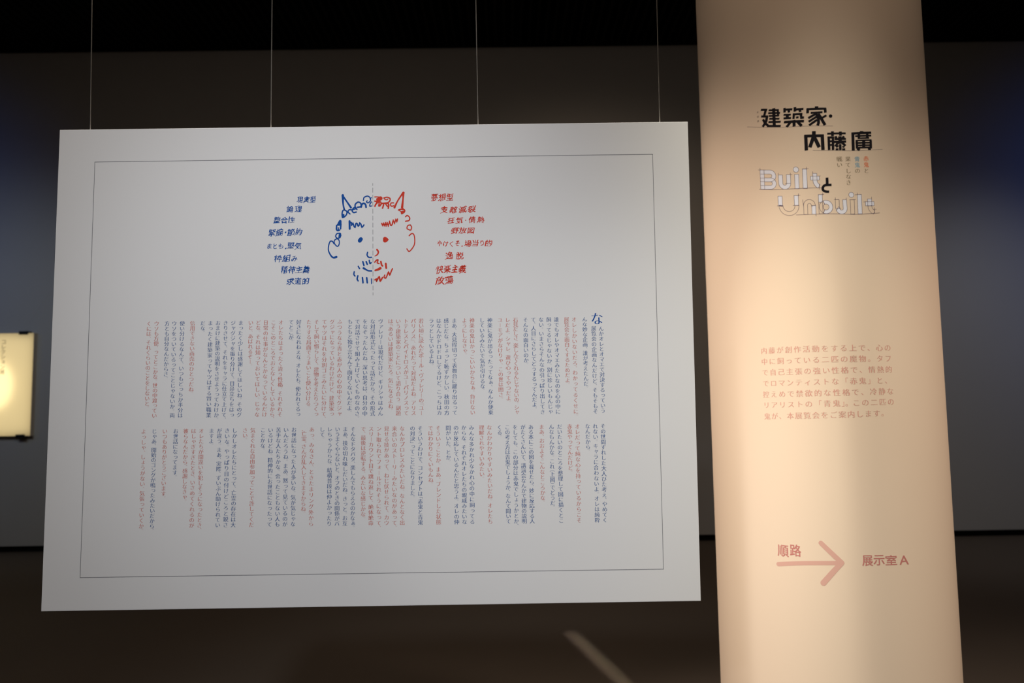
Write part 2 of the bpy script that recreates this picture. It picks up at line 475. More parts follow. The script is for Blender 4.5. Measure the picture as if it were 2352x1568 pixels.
LO = [
 (1384.8, 'b', 1, 'その世間ずれした大人びた考え、やめてく'), (1367.3, 'b', 1, 'れない。キャラに合わないよ。オレは純粋'),
 (1349.6, 'b', 0, 'なんだから。'), (1325.9, 'r', 1, 'オレだって純な心を持っているからこそ'),
 (1308.5, 'r', 0, '赤鬼やってんだけど。'), (1285.3, 'b', 1, 'だいたいのところを整理して図に描くとこ'),
 (1266.7, 'b', 0, 'んなもんかな。これ（上図）でどうだ。'), (1244.1, 'r', 0, 'まあ、おおよそこんなところかな。'),
 (1219.3, 'b', 1, 'ある本にこの図を載せたら、妙に反応する人'), (1201.2, 'b', 1, 'がたくさんいて、講演会なんかで建物の説明'),
 (1183.3, 'b', 1, 'をしても、この部分は赤鬼でしょうかとか、'), (1165.3, 'b', 1, 'この考え方は青鬼でしょうか、なんて聞いて'),
 (1147.3, 'b', 0, 'くる。'), (1124, 'r', 1, 'なんかわかりやすいみたいだね。オレたち'),
 (1106, 'r', 0, '理解されやすいみたい。'), (1083, 'b', 1, 'みんな多かれ少なかれ心の中に飼ってる'),
 (1065.3, 'b', 1, 'からな。それぞれオレたちの親戚みたいな'), (1047.5, 'b', 1, 'のが反応しているんだと思うよ。オレの仲'),
 (1029.6, 'b', 0, '間がいた、とか。'), (1006.4, 'r', 1, 'そういうことか。まあ、ブレンドした状態'),
 (989, 'r', 0, 'ではわかりにくいもんね。'), (965, 'b', 1, 'そういうわけで、コンセプトは「赤鬼と青鬼'),
 (947.4, 'b', 0, 'の対決」ってことになりました。'), (923.7, 'r', 1, 'なんかプロレスみたいだね。なんとなく出'),
 (906, 'r', 1, '来合いのストーリーみたいなのがあって、'), (888, 'r', 1, '見せる技があって、ねじ伏せられて、カウ'),
 (870.3, 'r', 1, 'ント取られてフォールされそうになって、'), (852.4, 'r', 1, 'スリーカウント目で跳ね返して、絶体絶命'),
 (834.6, 'r', 0, 'で、最後は逆転する、みたいな感じかな。'), (811, 'b', 1, 'そんなドタバタ、楽しんでもらえるのかなぁ。'),
 (793.2, 'b', 1, 'まあ、技の切れ味しだいだね、きっと。お互'), (775.3, 'b', 1, 'いうまくやらないと、オフのときの関係がバ'),
 (757.6, 'b', 1, 'レちゃうからな。結構普段は仲よかったり'), (740.2, 'b', 0, 'して。'),
 (716.3, 'r', 1, 'あっ、みなさん、ときたまリング外から'), (698.4, 'r', 0, '“亡霊”さんが乱入してきますからね。'),
 (675.2, 'b', 1, 'お世話になった人が多いな。気が気じゃな'), (657, 'b', 1, 'いんだろうね。まあ、黙って見ているのが'),
 (639.6, 'b', 1, '苦手な人たちかな。会ったこともない人も'), (621.6, 'b', 1, 'いるけどね。精神的にお世話になったって'),
 (604, 'b', 0, 'ことかな。'), (580.7, 'r', 1, '気まぐれな自由参加ってことで許してくだ'), (563, 'r', 0, 'さい。'),
 (539.2, 'b', 1, 'しかしオレたちにとって、亡霊の存在は大'), (522, 'b', 1, 'きいな。やっぱり目の付けどころと鋭さ'),
 (504, 'b', 1, 'が違う。まあ、実際、ずいぶん助けられてい'), (486, 'b', 0, 'ますよ。'),
 (462.6, 'r', 1, 'オレたちが間違いを犯しそうになったとき、'), (444.8, 'r', 1, 'はしゃぎすぎたとき、いさめてくれるのが'),
 (427, 'r', 0, '彼らなんだから、感謝しなきゃ。'), (403.7, 'b', 0, 'お世話になってます。'), (378.8, 'r', 0, 'いつもありがとうございます。'),
 (354.4, 'b', 1, 'じゃあ、開始のゴングが鳴ったみたいだから。'), (330.2, 'r', 1, 'よっしゃ、しょうがない、気張っていくか。'),
]


def block(rows, tA, tB, bA, bB):
    """tA, tB: two measured first-character centres; bA, bB: two measured last-character centres (px)"""
    tA, tB, bA, bB = BD.uv(*tA), BD.uv(*tB), BD.uv(*bA), BD.uv(*bB)
    for px, c, full, s in rows:
        ytop = np.interp(px, [300, 1400], [0, 1])
        u = BD.uv(px, 860)[0]
        # column foot found from the same px read at the block's top
        u = BD.uv(px, TOPY + (1343 - px) * 0.0103)[0]
        vt = tA[1] + (tB[1] - tA[1]) * (u - tA[0]) / (tB[0] - tA[0])
        vb = bA[1] + (bB[1] - bA[1]) * (u - bA[0]) / (bB[0] - bA[0])
        if full == 2: vt -= 21.4 * PX
        p = 11.68 * PX
        vertical(BD, s, u, vt, vb if full in (1, 2) else None, p, 12.15 * PX, 'body_blue' if c == 'b' else 'body_red', board,
                 label='column of blue vertical writing' if c == 'b' else 'column of red vertical writing')


TOPY = 733.0
block(UP, (1342.9, 732.9), (342.4, 743.2), (1245.9, 945.4), (395.5, 953.8))
# the first column starts with the large initial
u1 = BD.uv(1380.7, 754.3); u2 = BD.uv(1383.8, 942.7)
vertical(BD, 'んかオレとオマエで対決するっていう', u1[0], u1[1], u2[1], 1, 12.15 * PX, 'body_blue', board, label='column of blue vertical writing')
ik = Ink(BD); ik.glyph('な', BD.uv(1371, 731.5), 33 * PX, mincho=True, sx=0.92, sy=0.95)
ik.build('initial_letter', 'pen_blue', board, 'large blue initial letter')
TOPY = 979.0
block(LO, (1384.8, 978.2), (330.2, 990.7), (1388.9, 1193.8), (499.6, 1205.5))

# handwritten captions beside the face
CAPS_B = [('現実型', 682, 726, 450, 467), ('論理', 657, 695, 472, 489), ('整合性', 628, 678, 497, 514), ('緊縮・節約', 616, 695, 524, 543),
          ('まとも・堅気', 612, 693, 556, 574), ('枠組み', 629, 684, 584, 603), ('精神主義', 645, 712, 609, 629), ('求道的', 658, 711, 637, 655)]
CAPS_R = [('夢想型', 989, 1042, 443, 463), ('支離滅裂', 1010, 1094, 472, 490), ('狂気・情熱', 1026, 1114, 497, 514), ('野放図', 1036, 1090, 521, 538),
          ('やけくそ・場当り的', 1003, 1131, 550, 568), ('逸脱', 1020, 1068, 578, 597), ('快楽主義', 1001, 1071, 607, 628), ('放蕩', 1000, 1042, 633, 654)]
for caps, m, lb in ((CAPS_B, 'pen_blue', 'blue handwritten word'), (CAPS_R, 'pen_red', 'red handwritten word')):
    for s, x0, x1, y0, y1 in caps:
        ik = Ink(BD)
        ws = [0.5 if c == '・' else (0.8 if ord(c) < 0x3100 else 1.0) for c in s]
        tot = sum(ws); acc = 0
        for c, w_ in zip(s, ws):
            px = x0 + (x1 - x0) * (acc + w_ / 2) / tot; acc += w_
            wd = (x1 - x0) / tot
            py = (y0 + y1) / 2 - 0.014 * (px - (x0 + x1) / 2) + random.uniform(-.6, .6)
            hh = (y1 - y0) * 0.93
            em = hh * (1.0 if ord(c) >= 0x3100 else 0.85)
            if c == '・' and s[0] in 'まや': py += 6
            ik.glyph(c, BD.uv(px, py), em * PX, sx=min(1.12, wd * w_ / em) if c != '・' else 0.9, sy=1.0 if c != '・' else 0.9,
                     shear=0.16, warp=random.uniform(0, 6), tilt=0.06, bold=0.013)
        ik.build('handwritten_caption', m, board, lb)

# the face drawing, brush strokes read off in tenths of a centimetre on the board
def zp(p): return BD.uv(740 + p[0] / 5.6, 410 + p[1] / 5.6)
FB = [([(265, 215), (270, 330), (285, 400)], (27, 17, 18)), ([(268, 225), (320, 300), (370, 373)], (18, 17, 22)),
      ([(285, 402), (318, 425), (308, 470), (266, 500), (256, 460), (264, 415), (285, 402)], 15), ([(272, 468), (265, 494)], 30),
      ([(378, 402), (345, 402), (333, 430), (358, 455)], 14), ([(322, 432), (342, 442)], 12),
      ([(438, 430), (402, 436), (386, 408), (408, 376), (430, 372), (446, 396)], 16), ([(392, 400), (436, 388)], 13),
      ([(425, 375), (426, 332), (460, 303), (494, 316), (506, 362)], 16), ([(455, 368), (490, 362), (510, 340)], 16),
      ([(500, 366), (512, 330), (536, 318), (558, 335), (564, 368)], 19),
      ([(530, 282), (540, 242), (585, 225), (616, 248), (620, 285), (592, 311), (571, 302), (578, 286)], 13),
      ([(614, 262), (634, 244)], 10), ([(634, 300), (614, 328), (612, 354), (634, 352)], 12),
      ([(232, 548), (222, 580), (205, 592)], (30, 46, 26)), ([(186, 602), (184, 652), (200, 668), (222, 662)], 17), ([(241, 585), (236, 645)], 17),
      ([(206, 632), (208, 655)], 13), ([(228, 702), (190, 708), (173, 742), (193, 766), (224, 760), (240, 730), (228, 702)], 13), ([(230, 712), (224, 752)], 30),
      ([(190, 772), (160, 792), (156, 828), (182, 864), (205, 868), (221, 832), (216, 792), (192, 772)], 12),
      ([(152, 836), (132, 808), (105, 806), (86, 850), (79, 912), (96, 962), (124, 1004), (150, 1016), (182, 1008)], (14, 13, 13, 13, 13, 15, 17, 20, 24)),
      ([(352, 548), (354, 645)], 22), ([(352, 562), (376, 566), (378, 602), (396, 572), (408, 612), (424, 626), (432, 582), (448, 576), (460, 608), (474, 604), (482, 570), (500, 590), (511, 627), (537, 596)], 15),
      ([(498, 778), (483, 798)], 48), ([(584, 948), (578, 984), (600, 1012), (635, 1012)], 15),
      ([(523, 1068), (537, 1116)], 17), ([(566, 1068), (580, 1102)], 17), ([(606, 1052), (614, 1090), (630, 1082)], 15), ([(464, 1128), (480, 1156)], 15),
      ([(532, 1152), (548, 1160)], 22), ([(560, 1168), (592, 1184), (636, 1187)], 16), ([(412, 1198), (408, 1232), (422, 1252)], 15),
      ([(459, 1250), (450, 1290), (462, 1314)], 16), ([(518, 1274), (525, 1338)], 17), ([(573, 1276), (580, 1338)], 18), ([(632, 1288), (634, 1350)], 10)]
FR = [([(676, 236), (712, 236), (762, 240)], 12), ([(750, 254), (722, 272)], 52), ([(704, 262), (716, 300), (690, 330), (678, 356)], 17),
      ([(676, 290), (726, 300), (732, 322), (728, 352)], 16), ([(702, 305), (750, 300), (756, 330), (742, 352)], 15),
      ([(792, 250), (835, 240), (872, 256), (868, 290), (836, 312), (776, 318)], 14), ([(795, 250), (808, 268), (832, 272), (846, 262)], 11),
      ([(740, 350), (770, 318), (790, 330), (776, 380)], 16), ([(790, 318), (840, 316), (856, 340), (850, 382)], 17), ([(820, 330), (834, 350), (850, 362)], 15),
      ([(918, 312), (888, 314), (878, 338), (894, 356), (918, 350)], 13),
      ([(930, 372), (968, 292), (1020, 212), (1045, 182)], (22, 15, 18, 26)), ([(1045, 182), (1040, 262), (1028, 370)], (24, 16, 26)),
      ([(1028, 372), (1048, 390)], 9), ([(982, 404), (1014, 394), (1058, 402), (1056, 430), (1024, 452)], 15), ([(1046, 428), (1024, 440)], 26), ([(984, 406), (1018, 424), (1040, 418)], 10),
      ([(1072, 490), (1096, 474), (1126, 504), (1116, 538), (1072, 548)], 13),
      ([(1136, 596), (1104, 602), (1090, 638), (1114, 656), (1140, 660), (1150, 626), (1136, 596)], 12),
      ([(1118, 734), (1152, 706), (1180, 722), (1191, 790), (1180, 862), (1122, 936), (1090, 904)], 12),
      ([(766, 575), (780, 608), (790, 572), (802, 608), (814, 566), (822, 610), (836, 564), (850, 612), (866, 548), (880, 600), (900, 590), (914, 532), (930, 580), (946, 522), (960, 558), (968, 520)], 14),
      ([(808, 775), (824, 785), (808, 795)], 50), ([(706, 914), (723, 944), (708, 978), (678, 996)], (20, 16, 14, 9)),
      ([(676, 1074), (700, 1048), (718, 1046), (708, 1082), (732, 1092)], 14), ([(755, 1066), (764, 1108), (776, 1122)], 18), ([(818, 1092), (824, 1150)], 20),
      ([(682, 1180), (718, 1168), (748, 1152)], (18, 24, 28)), ([(678, 1302), (704, 1290), (700, 1318), (734, 1260), (746, 1318), (776, 1272)], 16),
      ([(806, 1240), (796, 1266), (816, 1280), (836, 1242), (854, 1200), (868, 1240), (888, 1192), (904, 1158)], 14)]
for L, m, lb in ((FB, 'pen_blue', 'blue brush stroke of the face'), (FR, 'pen_red', 'red brush stroke of the face')):
    for q_, (pts, wd) in enumerate(L):
        ik = Ink(BD, 0.00015 + q_ * 4e-6)
        sp = smooth(pts, 4) if not (len(pts) > 9) else smooth(pts, 2)
        k = PX / 5.6
        ik.stroke([zp(p) for p in sp], [q * k * 1.22 for q in wd] if hasattr(wd, '__len__') else wd * k * (1.22 if wd < 30 else 1.05), step=0.004)
        ik.build('brush_stroke', m, board, lb)
ik = Ink(BD)
y = 60.0
for a, b in [(60, 92)] + [(118 + 89.75 * k, 118 + 89.75 * k + 62) for k in range(15)] + [(1464, 1500)]:
    xa = 650 + (a - 60) / 1440 * 4.5
    ik.stroke([zp((xa, a)), zp((xa, b))], 5.5 * PX / 5.6, cap=False, step=1)
ik.build('dashed_line', 'line', board, 'dark dashed centre line between the two halves')

# ------------------------------------------------------------------ the wires the board hangs on
WL = ['leftmost thin wire holding the white board, over its left corner', 'thin wire holding the white board, second from left',
      'thin wire holding the white board, third from left', 'rightmost thin wire holding the white board, beside the beige column']
for (bx, by, tx), lb in zip(((204.4, 297.2, 211.6), (620.6, 291.4, 625), (1098, 285.4, 1093), (1516.6, 280, 1508.4)), WL):
    uvb = BD.uv(bx, by)
    pb = BORG + A1 * uvb[0] + A2 * uvb[1] + NB * 0.006
    q = on_y(tx, 0, pb[1])
    t = (CEIL_Z + 0.16 - pb[2]) / (q[2] - pb[2])
    dx = (q[0] - pb[0]) * t
    r = 0.0011
    V = []; F = []
    H = CEIL_Z + 0.16 - pb[2]
    for zz, xx in ((-0.004, 0), (H, dx)):
        for k in range(8):
            V.append((xx + r * math.cos(k * math.pi / 4), r * math.sin(k * math.pi / 4), zz))
    for k in range(8): F.append((k, (k + 1) % 8, 8 + (k + 1) % 8, 8 + k))
    F += [tuple(range(7, -1, -1)), tuple(range(8, 16))]
    o = mesh_obj('hanging_wire', V, F, 'wire', None, True)
    o.location = pb
    o['label'] = lb; o['category'] = 'wire'; o['group'] = 'wires the board hangs on'

# ------------------------------------------------------------------ the round column
CD, CAZ = 2.9, rad(22.97)
RR = CD * math.sin(rad(7.668))
CXW, CYW = CD * math.sin(CAZ), CD * math.cos(CAZ)
colm = empty('round_column', (CXW, CYW, 0), 'round beige column with exhibition title, pink text and arrow', 'column')
N = 512
V = []; F = []
for zz in (0.0, CEIL_Z + 0.16):
    for k in range(N):
        a = 2 * math.pi * k / N
        V.append((RR * math.sin(a), -RR * math.cos(a), zz))
for k in range(N): F.append((k, (k + 1) % N, N + (k + 1) % N, N + k))
sh = mesh_obj('column_shaft', V, F, 'column', colm)
for p in sh.data.polygons: p.use_smooth = len(p.vertices) == 4
CR = Round(CXW, CYW, RR, -CAZ)
QX = (CR.uv(1896, 800)[0] - CR.uv(1895, 800)[0])                    # metres per px, middle of the column
HC = 0.00012


def mp(ox, oy, sc): return lambda p: CR.uv(ox + p[0] / sc, oy + p[1] / sc)


def box_strokes(L, f, sc, name, label):
    ik = Ink(CR, HC)
    for q_, (pts, wd) in enumerate(L): ik.stroke([f(p) for p in pts], wd * 1.18 * QX / sc, cap=False, dh=q_ * 6e-6)
    ik.build(name, 'black', colm, label)


z4 = mp(1700, 230, 10.69); z5 = mp(1840, 290, 11.76)
K1 = [([(508, 240), (665, 236)], 52), ([(632, 230), (590, 385)], 62), ([(515, 400), (690, 400)], 52), ([(662, 390), (640, 520), (555, 655)], 66),
      ([(560, 470), (610, 560), (700, 640)], 56), ([(660, 634), (997, 632)], 50), ([(822, 198), (840, 640)], 72), ([(700, 250), (945, 244)], 48),
      ([(688, 320), (980, 312)], 44), ([(705, 388), (950, 380)], 44), ([(715, 458), (965, 455)], 44), ([(695, 538), (997, 530)], 48), ([(925, 235), (935, 395)], 50)]
K2 = [([(1088, 190), (1092, 305)], 56), ([(1075, 236), (1282, 224)], 52), ([(1190, 230), (1200, 305)], 56), ([(1345, 172), (1345, 280)], 60), ([(1320, 232), (1555, 214)], 52),
      ([(1462, 225), (1475, 290)], 56), ([(1065, 360), (1245, 355)], 46), ([(1158, 355), (1160, 440)], 70), ([(1065, 446), (1250, 438)], 50),
      ([(1288, 348), (1530, 338)], 50), ([(1320, 340), (1308, 462)], 52), ([(1490, 335), (1502, 432), (1568, 424)], 56), ([(1402, 398), (1404, 448)], 58),
      ([(1075, 540), (1568, 515)], 60), ([(1318, 488), (1326, 642)], 68), ([(1235, 545), (1140, 658)], 58), ([(1415, 535), (1510, 635)], 62)]
K3 = [([(1875, 150), (1875, 215)], 76), ([(1628, 222), (2112, 208)], 52), ([(1658, 210), (1656, 322)], 58), ([(2085, 200), (2092, 308)], 58),
      ([(1730, 312), (2022, 296)], 48), ([(1850, 300), (1890, 380), (1922, 460), (1925, 560), (1900, 622)], 62), ([(1880, 325), (1672, 440)], 54), ([(1872, 408), (1682, 530)], 54),
      ([(1890, 480), (1692, 618)], 54), ([(1915, 330), (1985, 440), (2085, 610)], 64), ([(2118, 372), (1990, 446)], 50)]
N1 = [([(80, 268), (610, 254)], 78), ([(126, 240), (142, 655)], 82), ([(570, 222), (592, 640)], 82), ([(345, 130), (345, 340)], 90), ([(330, 300), (235, 570)], 88), ([(360, 300), (490, 565)], 86)]
N2 = [([(705, 200), (1205, 190)], 50), ([(845, 135), (848, 265)], 68), ([(1060, 140), (1064, 255)], 68), ([(745, 275), (758, 642)], 62), ([(715, 302), (885, 300)], 56), ([(860, 285), (862, 642)], 62),
      ([(750, 405), (870, 400)], 48), ([(750, 505), (870, 500)], 48), ([(925, 268), (965, 345)], 58), ([(1160, 268), (1110, 335)], 58), ([(905, 345), (1212, 338)], 54), ([(890, 425), (1218, 412)], 60),
      ([(1045, 270), (1060, 470)], 84), ([(1005, 420), (925, 545)], 60), ([(1095, 420), (1195, 530)], 62), ([(1056, 480), (1060, 642)], 62), ([(930, 622), (1010, 620)], 50), ([(1108, 622), (1192, 620)], 50), ([(950, 570), (1010, 520)], 40), ([(1112, 545), (1170, 565)], 40)]
N3 = [([(1635, 130), (1635, 190)], 92), ([(1358, 198), (1895, 172)], 62), ([(1397, 185), (1410, 655)], 76), ([(1460, 268), (1895, 250)], 46), ([(1560, 190), (1562, 340)], 66), ([(1785, 190), (1788, 330)], 66),
      ([(1535, 325), (1840, 315)], 40), ([(1470, 388), (1905, 372)], 42), ([(1502, 400), (1512, 605)], 60), ([(1878, 380), (1882, 600)], 66), ([(1690, 370), (1692, 595)], 80), ([(1470, 452), (1905, 440)], 46),
      ([(1500, 516), (1890, 508)], 40), ([(1490, 580), (1900, 568)], 44), ([(1568, 590), (1530, 650)], 76), ([(1838, 580), (1850, 640)], 76)]
for L, f, sc in ((K1, z4, 10.69), (K2, z4, 10.69), (K3, z4, 10.69), (N1, z5, 11.76), (N2, z5, 11.76), (N3, z5, 11.76)):
    box_strokes(L, f, sc, 'title_character', 'heavy black title character')
ik = Ink(CR, HC); ik.stroke([z4((2219, 388)), z4((2221, 392))], 90 * QX / 10.69); ik.build('title_dot', 'black', colm, 'round black dot after the title')
for L, f, sc in (([(175, 656), (400, 662), (700, 668), (1000, 665), (1150, 660), (1400, 648), (1550, 640), (1800, 632), (2100, 632), (2275, 634)], z4, 10.69),
                 ([(320, 650), (500, 652), (700, 652), (1000, 655), (1300, 661), (1600, 655), (1900, 640), (2200, 620)], z5, 11.76)):
    ik = Ink(CR, HC - 0.00004); ik.stroke([f(p) for p in L], 0.8 * QX); ik.build('title_underline', 'pencil', colm, 'thin pencil underline')
vertical(CR, '企画展', CR.uv(1740.3, 257.5)[0], CR.uv(1740.3, 257.5)[1], CR.uv(1741, 278.5)[1], 1, 5.6 * QX, 'pencil', colm, False, 'small_vertical_text', HC)

# small vertical subtitle
z6 = mp(1730, 350, 7.35)
for s, x0, ys, m in (('赤鬼と', 1905, (105, 208, 310), ('sub_red', 'sub_red', 'sub')), ('青鬼の', 1754, (112, 212, 310), ('sub_blue', 'sub_blue', 'sub')),
                     ('果てしなき', 1600, (110, 210, 312, 408, 508), ('sub',) * 5), ('戦い', 1454, (112, 210), ('sub',) * 2)):
    for key in dict.fromkeys(m):
        ik = Ink(CR, HC)
        for ch, yy, mm in zip(s, ys, m):
            if mm == key: ik.glyph(ch, z6((x0 + (yy - 105) * 0.03, yy)), 14.2 * QX, mincho=key == 'sub', bold=0.012)
        ik.build('subtitle_characters', key, colm, {'sub': None, 'sub_red': 'orange red subtitle characters', 'sub_blue': 'light blue subtitle characters'}[key])

# outlined drafting-style letters
def arc(cx, cy, r, a0, a1, n=14, ry=None):
    ry = ry or r
    return [(cx + r * math.cos(rad(a0 + (a1 - a0) * k / n)), cy + ry * math.sin(rad(a0 + (a1 - a0) * k / n))) for k in range(n + 1)]


def sl(p, y0): return (p[0] + 0.042 * (p[1] - y0), p[1])


def off_path(P, d):
    P = [np.array(p, float) for p in P]; out = []
    for i in range(len(P)):
        t = P[min(i + 1, len(P) - 1)] - P[max(i - 1, 0)]; t /= np.linalg.norm(t)
        out.append(P[i] + d * np.array([-t[1], t[0]]))
    return out


def letter(bands, lines, y0, name):
    """bands: (path, width, filled); lines: drafting lines; all in tracing units of the title"""
    fi = Ink(CR, HC - 0.00007); li = Ink(CR, HC)
    nf = 0
    for P, wd, filled in bands:
        P = [np.array(p, float) for p in P]
        Q = [P[0]]
        for a, b in zip(P, P[1:]):
            n = max(1, int(np.linalg.norm(b - a) / 20))
            Q += [a + (b - a) * k / n for k in range(1, n + 1)]
        l1, l2 = off_path(Q, wd / 2), off_path(Q, -wd / 2)
        if filled:
            nf += 1
            UV = [z6(sl(p, y0)) for p in l1] + [z6(sl(p, y0)) for p in l2]
            n = len(l1)
            fi.add(UV, [(i, i + 1, n + i + 1, n + i) for i in range(n - 1)], nf * 6e-6)
        li.stroke([z6(sl(p, y0)) for p in l1], 0.85 * QX); li.stroke([z6(sl(p, y0)) for p in l2], 0.85 * QX)
        li.stroke([z6(sl(l1[0], y0)), z6(sl(l2[0], y0))], 0.85 * QX); li.stroke([z6(sl(l1[-1], y0)), z6(sl(l2[-1], y0))], 0.85 * QX)
    for P in lines: li.stroke([z6(sl(p, y0)) for p in P], 0.9 * QX)
    if nf: fi.build(name + '_fill', 'fill', colm, 'white fill of a drafted letter')
    li.build(name + '_outline', 'sketch', colm, 'thin drafted outline of a letter')


def dot(cx, cy, r, y0):
    fi = Ink(CR, HC - 0.00007); li = Ink(CR, HC)
    P = [z6(sl(p, y0)) for p in arc(cx, cy, r, 0, 345, 23)]
    fi.add(P, [tuple(range(24))[::-1]]); li.stroke(P, 0.85 * QX, closed=True)
    fi.build('letter_fill', 'fill', colm, 'white fill of a drafted letter'); li.build('letter_outline', 'sketch', colm, 'thin drafted outline of a letter')


Y0 = 450
letter([([(155, 295), (155, 620)], 67, True), ([(188, 330)] + [(280, 330)] + arc(285, 396, 66, -85, 85) + [(280, 462), (188, 462)], 66, True),
        ([(188, 462), (285, 462)] + arc(290, 525, 64, -85, 85) + [(285, 589), (188, 589)], 64, True)],
       [[(92, 296), (190, 296)], [(122, 264), (122, 296)], [(120, 365), (190, 365)], [(120, 432), (190, 432)], [(120, 493), (190, 493)], [(120, 558), (190, 558)]], Y0, 'letter')
letter([([(463, 380), (463, 521)] + arc(530, 521, 67, 175, 5) + [(597, 521), (597, 376)], 68, True)],
       [[(428, 348), (428, 380)], [(630, 345), (630, 380)], [(560, 376), (660, 373)], [(535, 524), (632, 520)]], Y0, 'letter')
letter([([(736, 370), (736, 612)], 70, True)], [], Y0, 'letter')
dot(728, 290, 46, Y0)
letter([([(873, 280), (873, 608)], 72, True)], [[(907, 245), (907, 285)], [(830, 278), (938, 274)]], Y0, 'letter')
letter([([(1042, 353), (1042, 470), (1046, 505), (1062, 535), (1085, 560), (1108, 574)], 70, True), ([(968, 434), (1118, 432)], 66, True)],
       [[(1008, 322), (1008, 355)], [(1100, 398), (1138, 396)], [(1112, 530), (1112, 622)]], Y0, 'letter')
Y0 = 900
letter([([(460, 738), (460, 900)], 70, True), ([(732, 728), (732, 894)], 70, True), ([(468, 900)] + arc(604, 895, 136, 178, 2) + [(740, 894)], 68, False)],
       [[(405, 902), (495, 900)], [(672, 896), (778, 890)], [(772, 694), (772, 730)], [(692, 729), (800, 722)]], Y0, 'letter')
letter([([(884, 1045), (884, 905)] + arc(950, 893, 66, 182, 358) + [(1018, 898)], 66, False), ([(1022, 896), (1022, 1042)], 68, True)],
       [[(840, 798), (848, 900)], [(1055, 1040), (1055, 1072)]], Y0, 'letter')
letter([([(1140, 712), (1140, 840)], 66, True), ([(1140, 840), (1140, 1035)], 66, False), (arc(1230, 920, 82, 115, -115, 20), 62, True), (arc(1230, 920, 82, 115, 245, 12), 62, False)],
       [[(1182, 680), (1182, 715)], [(1105, 712), (1200, 709)]], Y0, 'letter')
letter([([(1422, 795), (1422, 945)], 64, False), ([(1424, 945)] + arc(1490, 945, 62, 178, 2) + [(1552, 945), (1545, 797)], 66, True)],
       [[(1392, 762), (1392, 796)], [(1370, 796), (1450, 793)], [(1395, 945), (1480, 942)], [(1576, 765), (1576, 800)]], Y0, 'letter')
letter([([(1675, 798), (1675, 1038)], 68, False)], [[(1632, 798), (1730, 795)]], Y0, 'letter')
dot(1664, 715, 43, Y0)
letter([([(1800, 710), (1800, 1036)], 70, True)], [[(1764, 680), (1764, 712)], [(1725, 714), (1830, 708)]], Y0, 'letter')
letter([([(1968, 785), (1968, 900)], 70, True), ([(1968, 900), (1974, 940), (1990, 972), (2018, 1000), (2040, 1008)], 66, False), ([(1897, 866), (2042, 863)], 70, True)],
       [[(2003, 752), (2003, 790)], [(1868, 836), (1900, 834)], [(2045, 930), (2045, 1020)], [(2030, 960), (2075, 958)]], Y0, 'letter')
for L in ([(105, 622), (200, 626), (330, 628), (450, 624), (600, 618), (750, 609), (900, 602), (1050, 598), (1150, 597)],
          [(725, 1055), (900, 1047), (1100, 1040), (1250, 1036), (1400, 1036), (1550, 1040), (1700, 1045), (1850, 1040), (2000, 1030), (2135, 1020)]):
    ik = Ink(CR, HC); ik.stroke([z6(p) for p in L], 0.95 * QX); ik.build('letter_baseline', 'sketch', colm, 'thin drafted base line')
ik = Ink(CR, HC + 0.00006)
k = QX / 7.35
ik.stroke([z6((1246, 424)), z6((1250, 550))], 48 * k, cap=False)
ik.stroke([z6((1215, 550)), z6((1322, 547))], 46 * k, cap=False)
ik.stroke([z6(p) for p in smooth([(1240, 550), (1195, 562), (1174, 605), (1190, 645), (1235, 660), (1282, 661)], 4)], 46 * k, cap=False, step=0.003)
ik.build('heavy_character', 'black', colm, 'heavy black joining character')

# pink paragraph
z7 = mp(1720, 760, 6.19)
PARA = [('内藤が創作活動をする上で、心の', (216, 282), (1972, 238)), ('中に飼っている二匹の魔物。タフ', (222, 436), (1980, 390)),
        ('で自己主張の強い性格で、情熱的', (232, 590), (1988, 545)), ('でロマンティストな「赤鬼」と、', (242, 745), (1978, 700)),
        ('控えめで禁欲的な性格で、冷静な', (245, 902), (2010, 855)), ('リアリストの「青鬼」。この二匹の', (252, 1052), (2018, 1005)),
        ('鬼が、本展覧会をご案内します。', (262, 1212), (1930, 1166))]
for s, a, b in PARA:
    ik = Ink(CR, HC)
    a, b = z7(a), z7(b)
    ww = [1.0] * len(s)
    if '」。' in s: ww[s.index('」。')] = 0.5; ww[s.index('」。') + 1] = 0.5
    pos = [0.0]
    for i_, (p, q) in enumerate(zip(ww, ww[1:])): pos.append(pos[-1] + {(1.0, 0.5): 0.95, (0.5, 0.5): 0.4, (0.5, 1.0): 0.8}.get((p, q), 1.0))
    for ch, t in zip(s, pos):
        c = a + (b - a) * t / pos[-1]
        ik.glyph(ch, c, 18.4 * QX, mincho=ch not in '、。「」', tilt=-0.0)
    ik.build('paragraph_line', 'pink', colm, 'line of pink writing')

# arrow and room sign
z8 = mp(1750, 1220, 6.357)
ik = Ink(CR, HC)
k = QX / 6.357
ik.stroke([z8(p) for p in smooth([(240, 478), (420, 469), (600, 463), (800, 462), (1000, 462), (1150, 462)], 6)], 66 * k, step=0.004)
ik.stroke([z8((862, 170)), z8((1165, 458))], [72 * k, 78 * k], step=0.006, dh=4e-5)
ik.stroke([z8((1165, 458)), z8((1040, 592)), z8((898, 752))], [78 * k, 82 * k, 86 * k], step=0.006, dh=8e-5)
ik.build('arrow', 'arrow', colm, 'thick pale pink arrow pointing right')


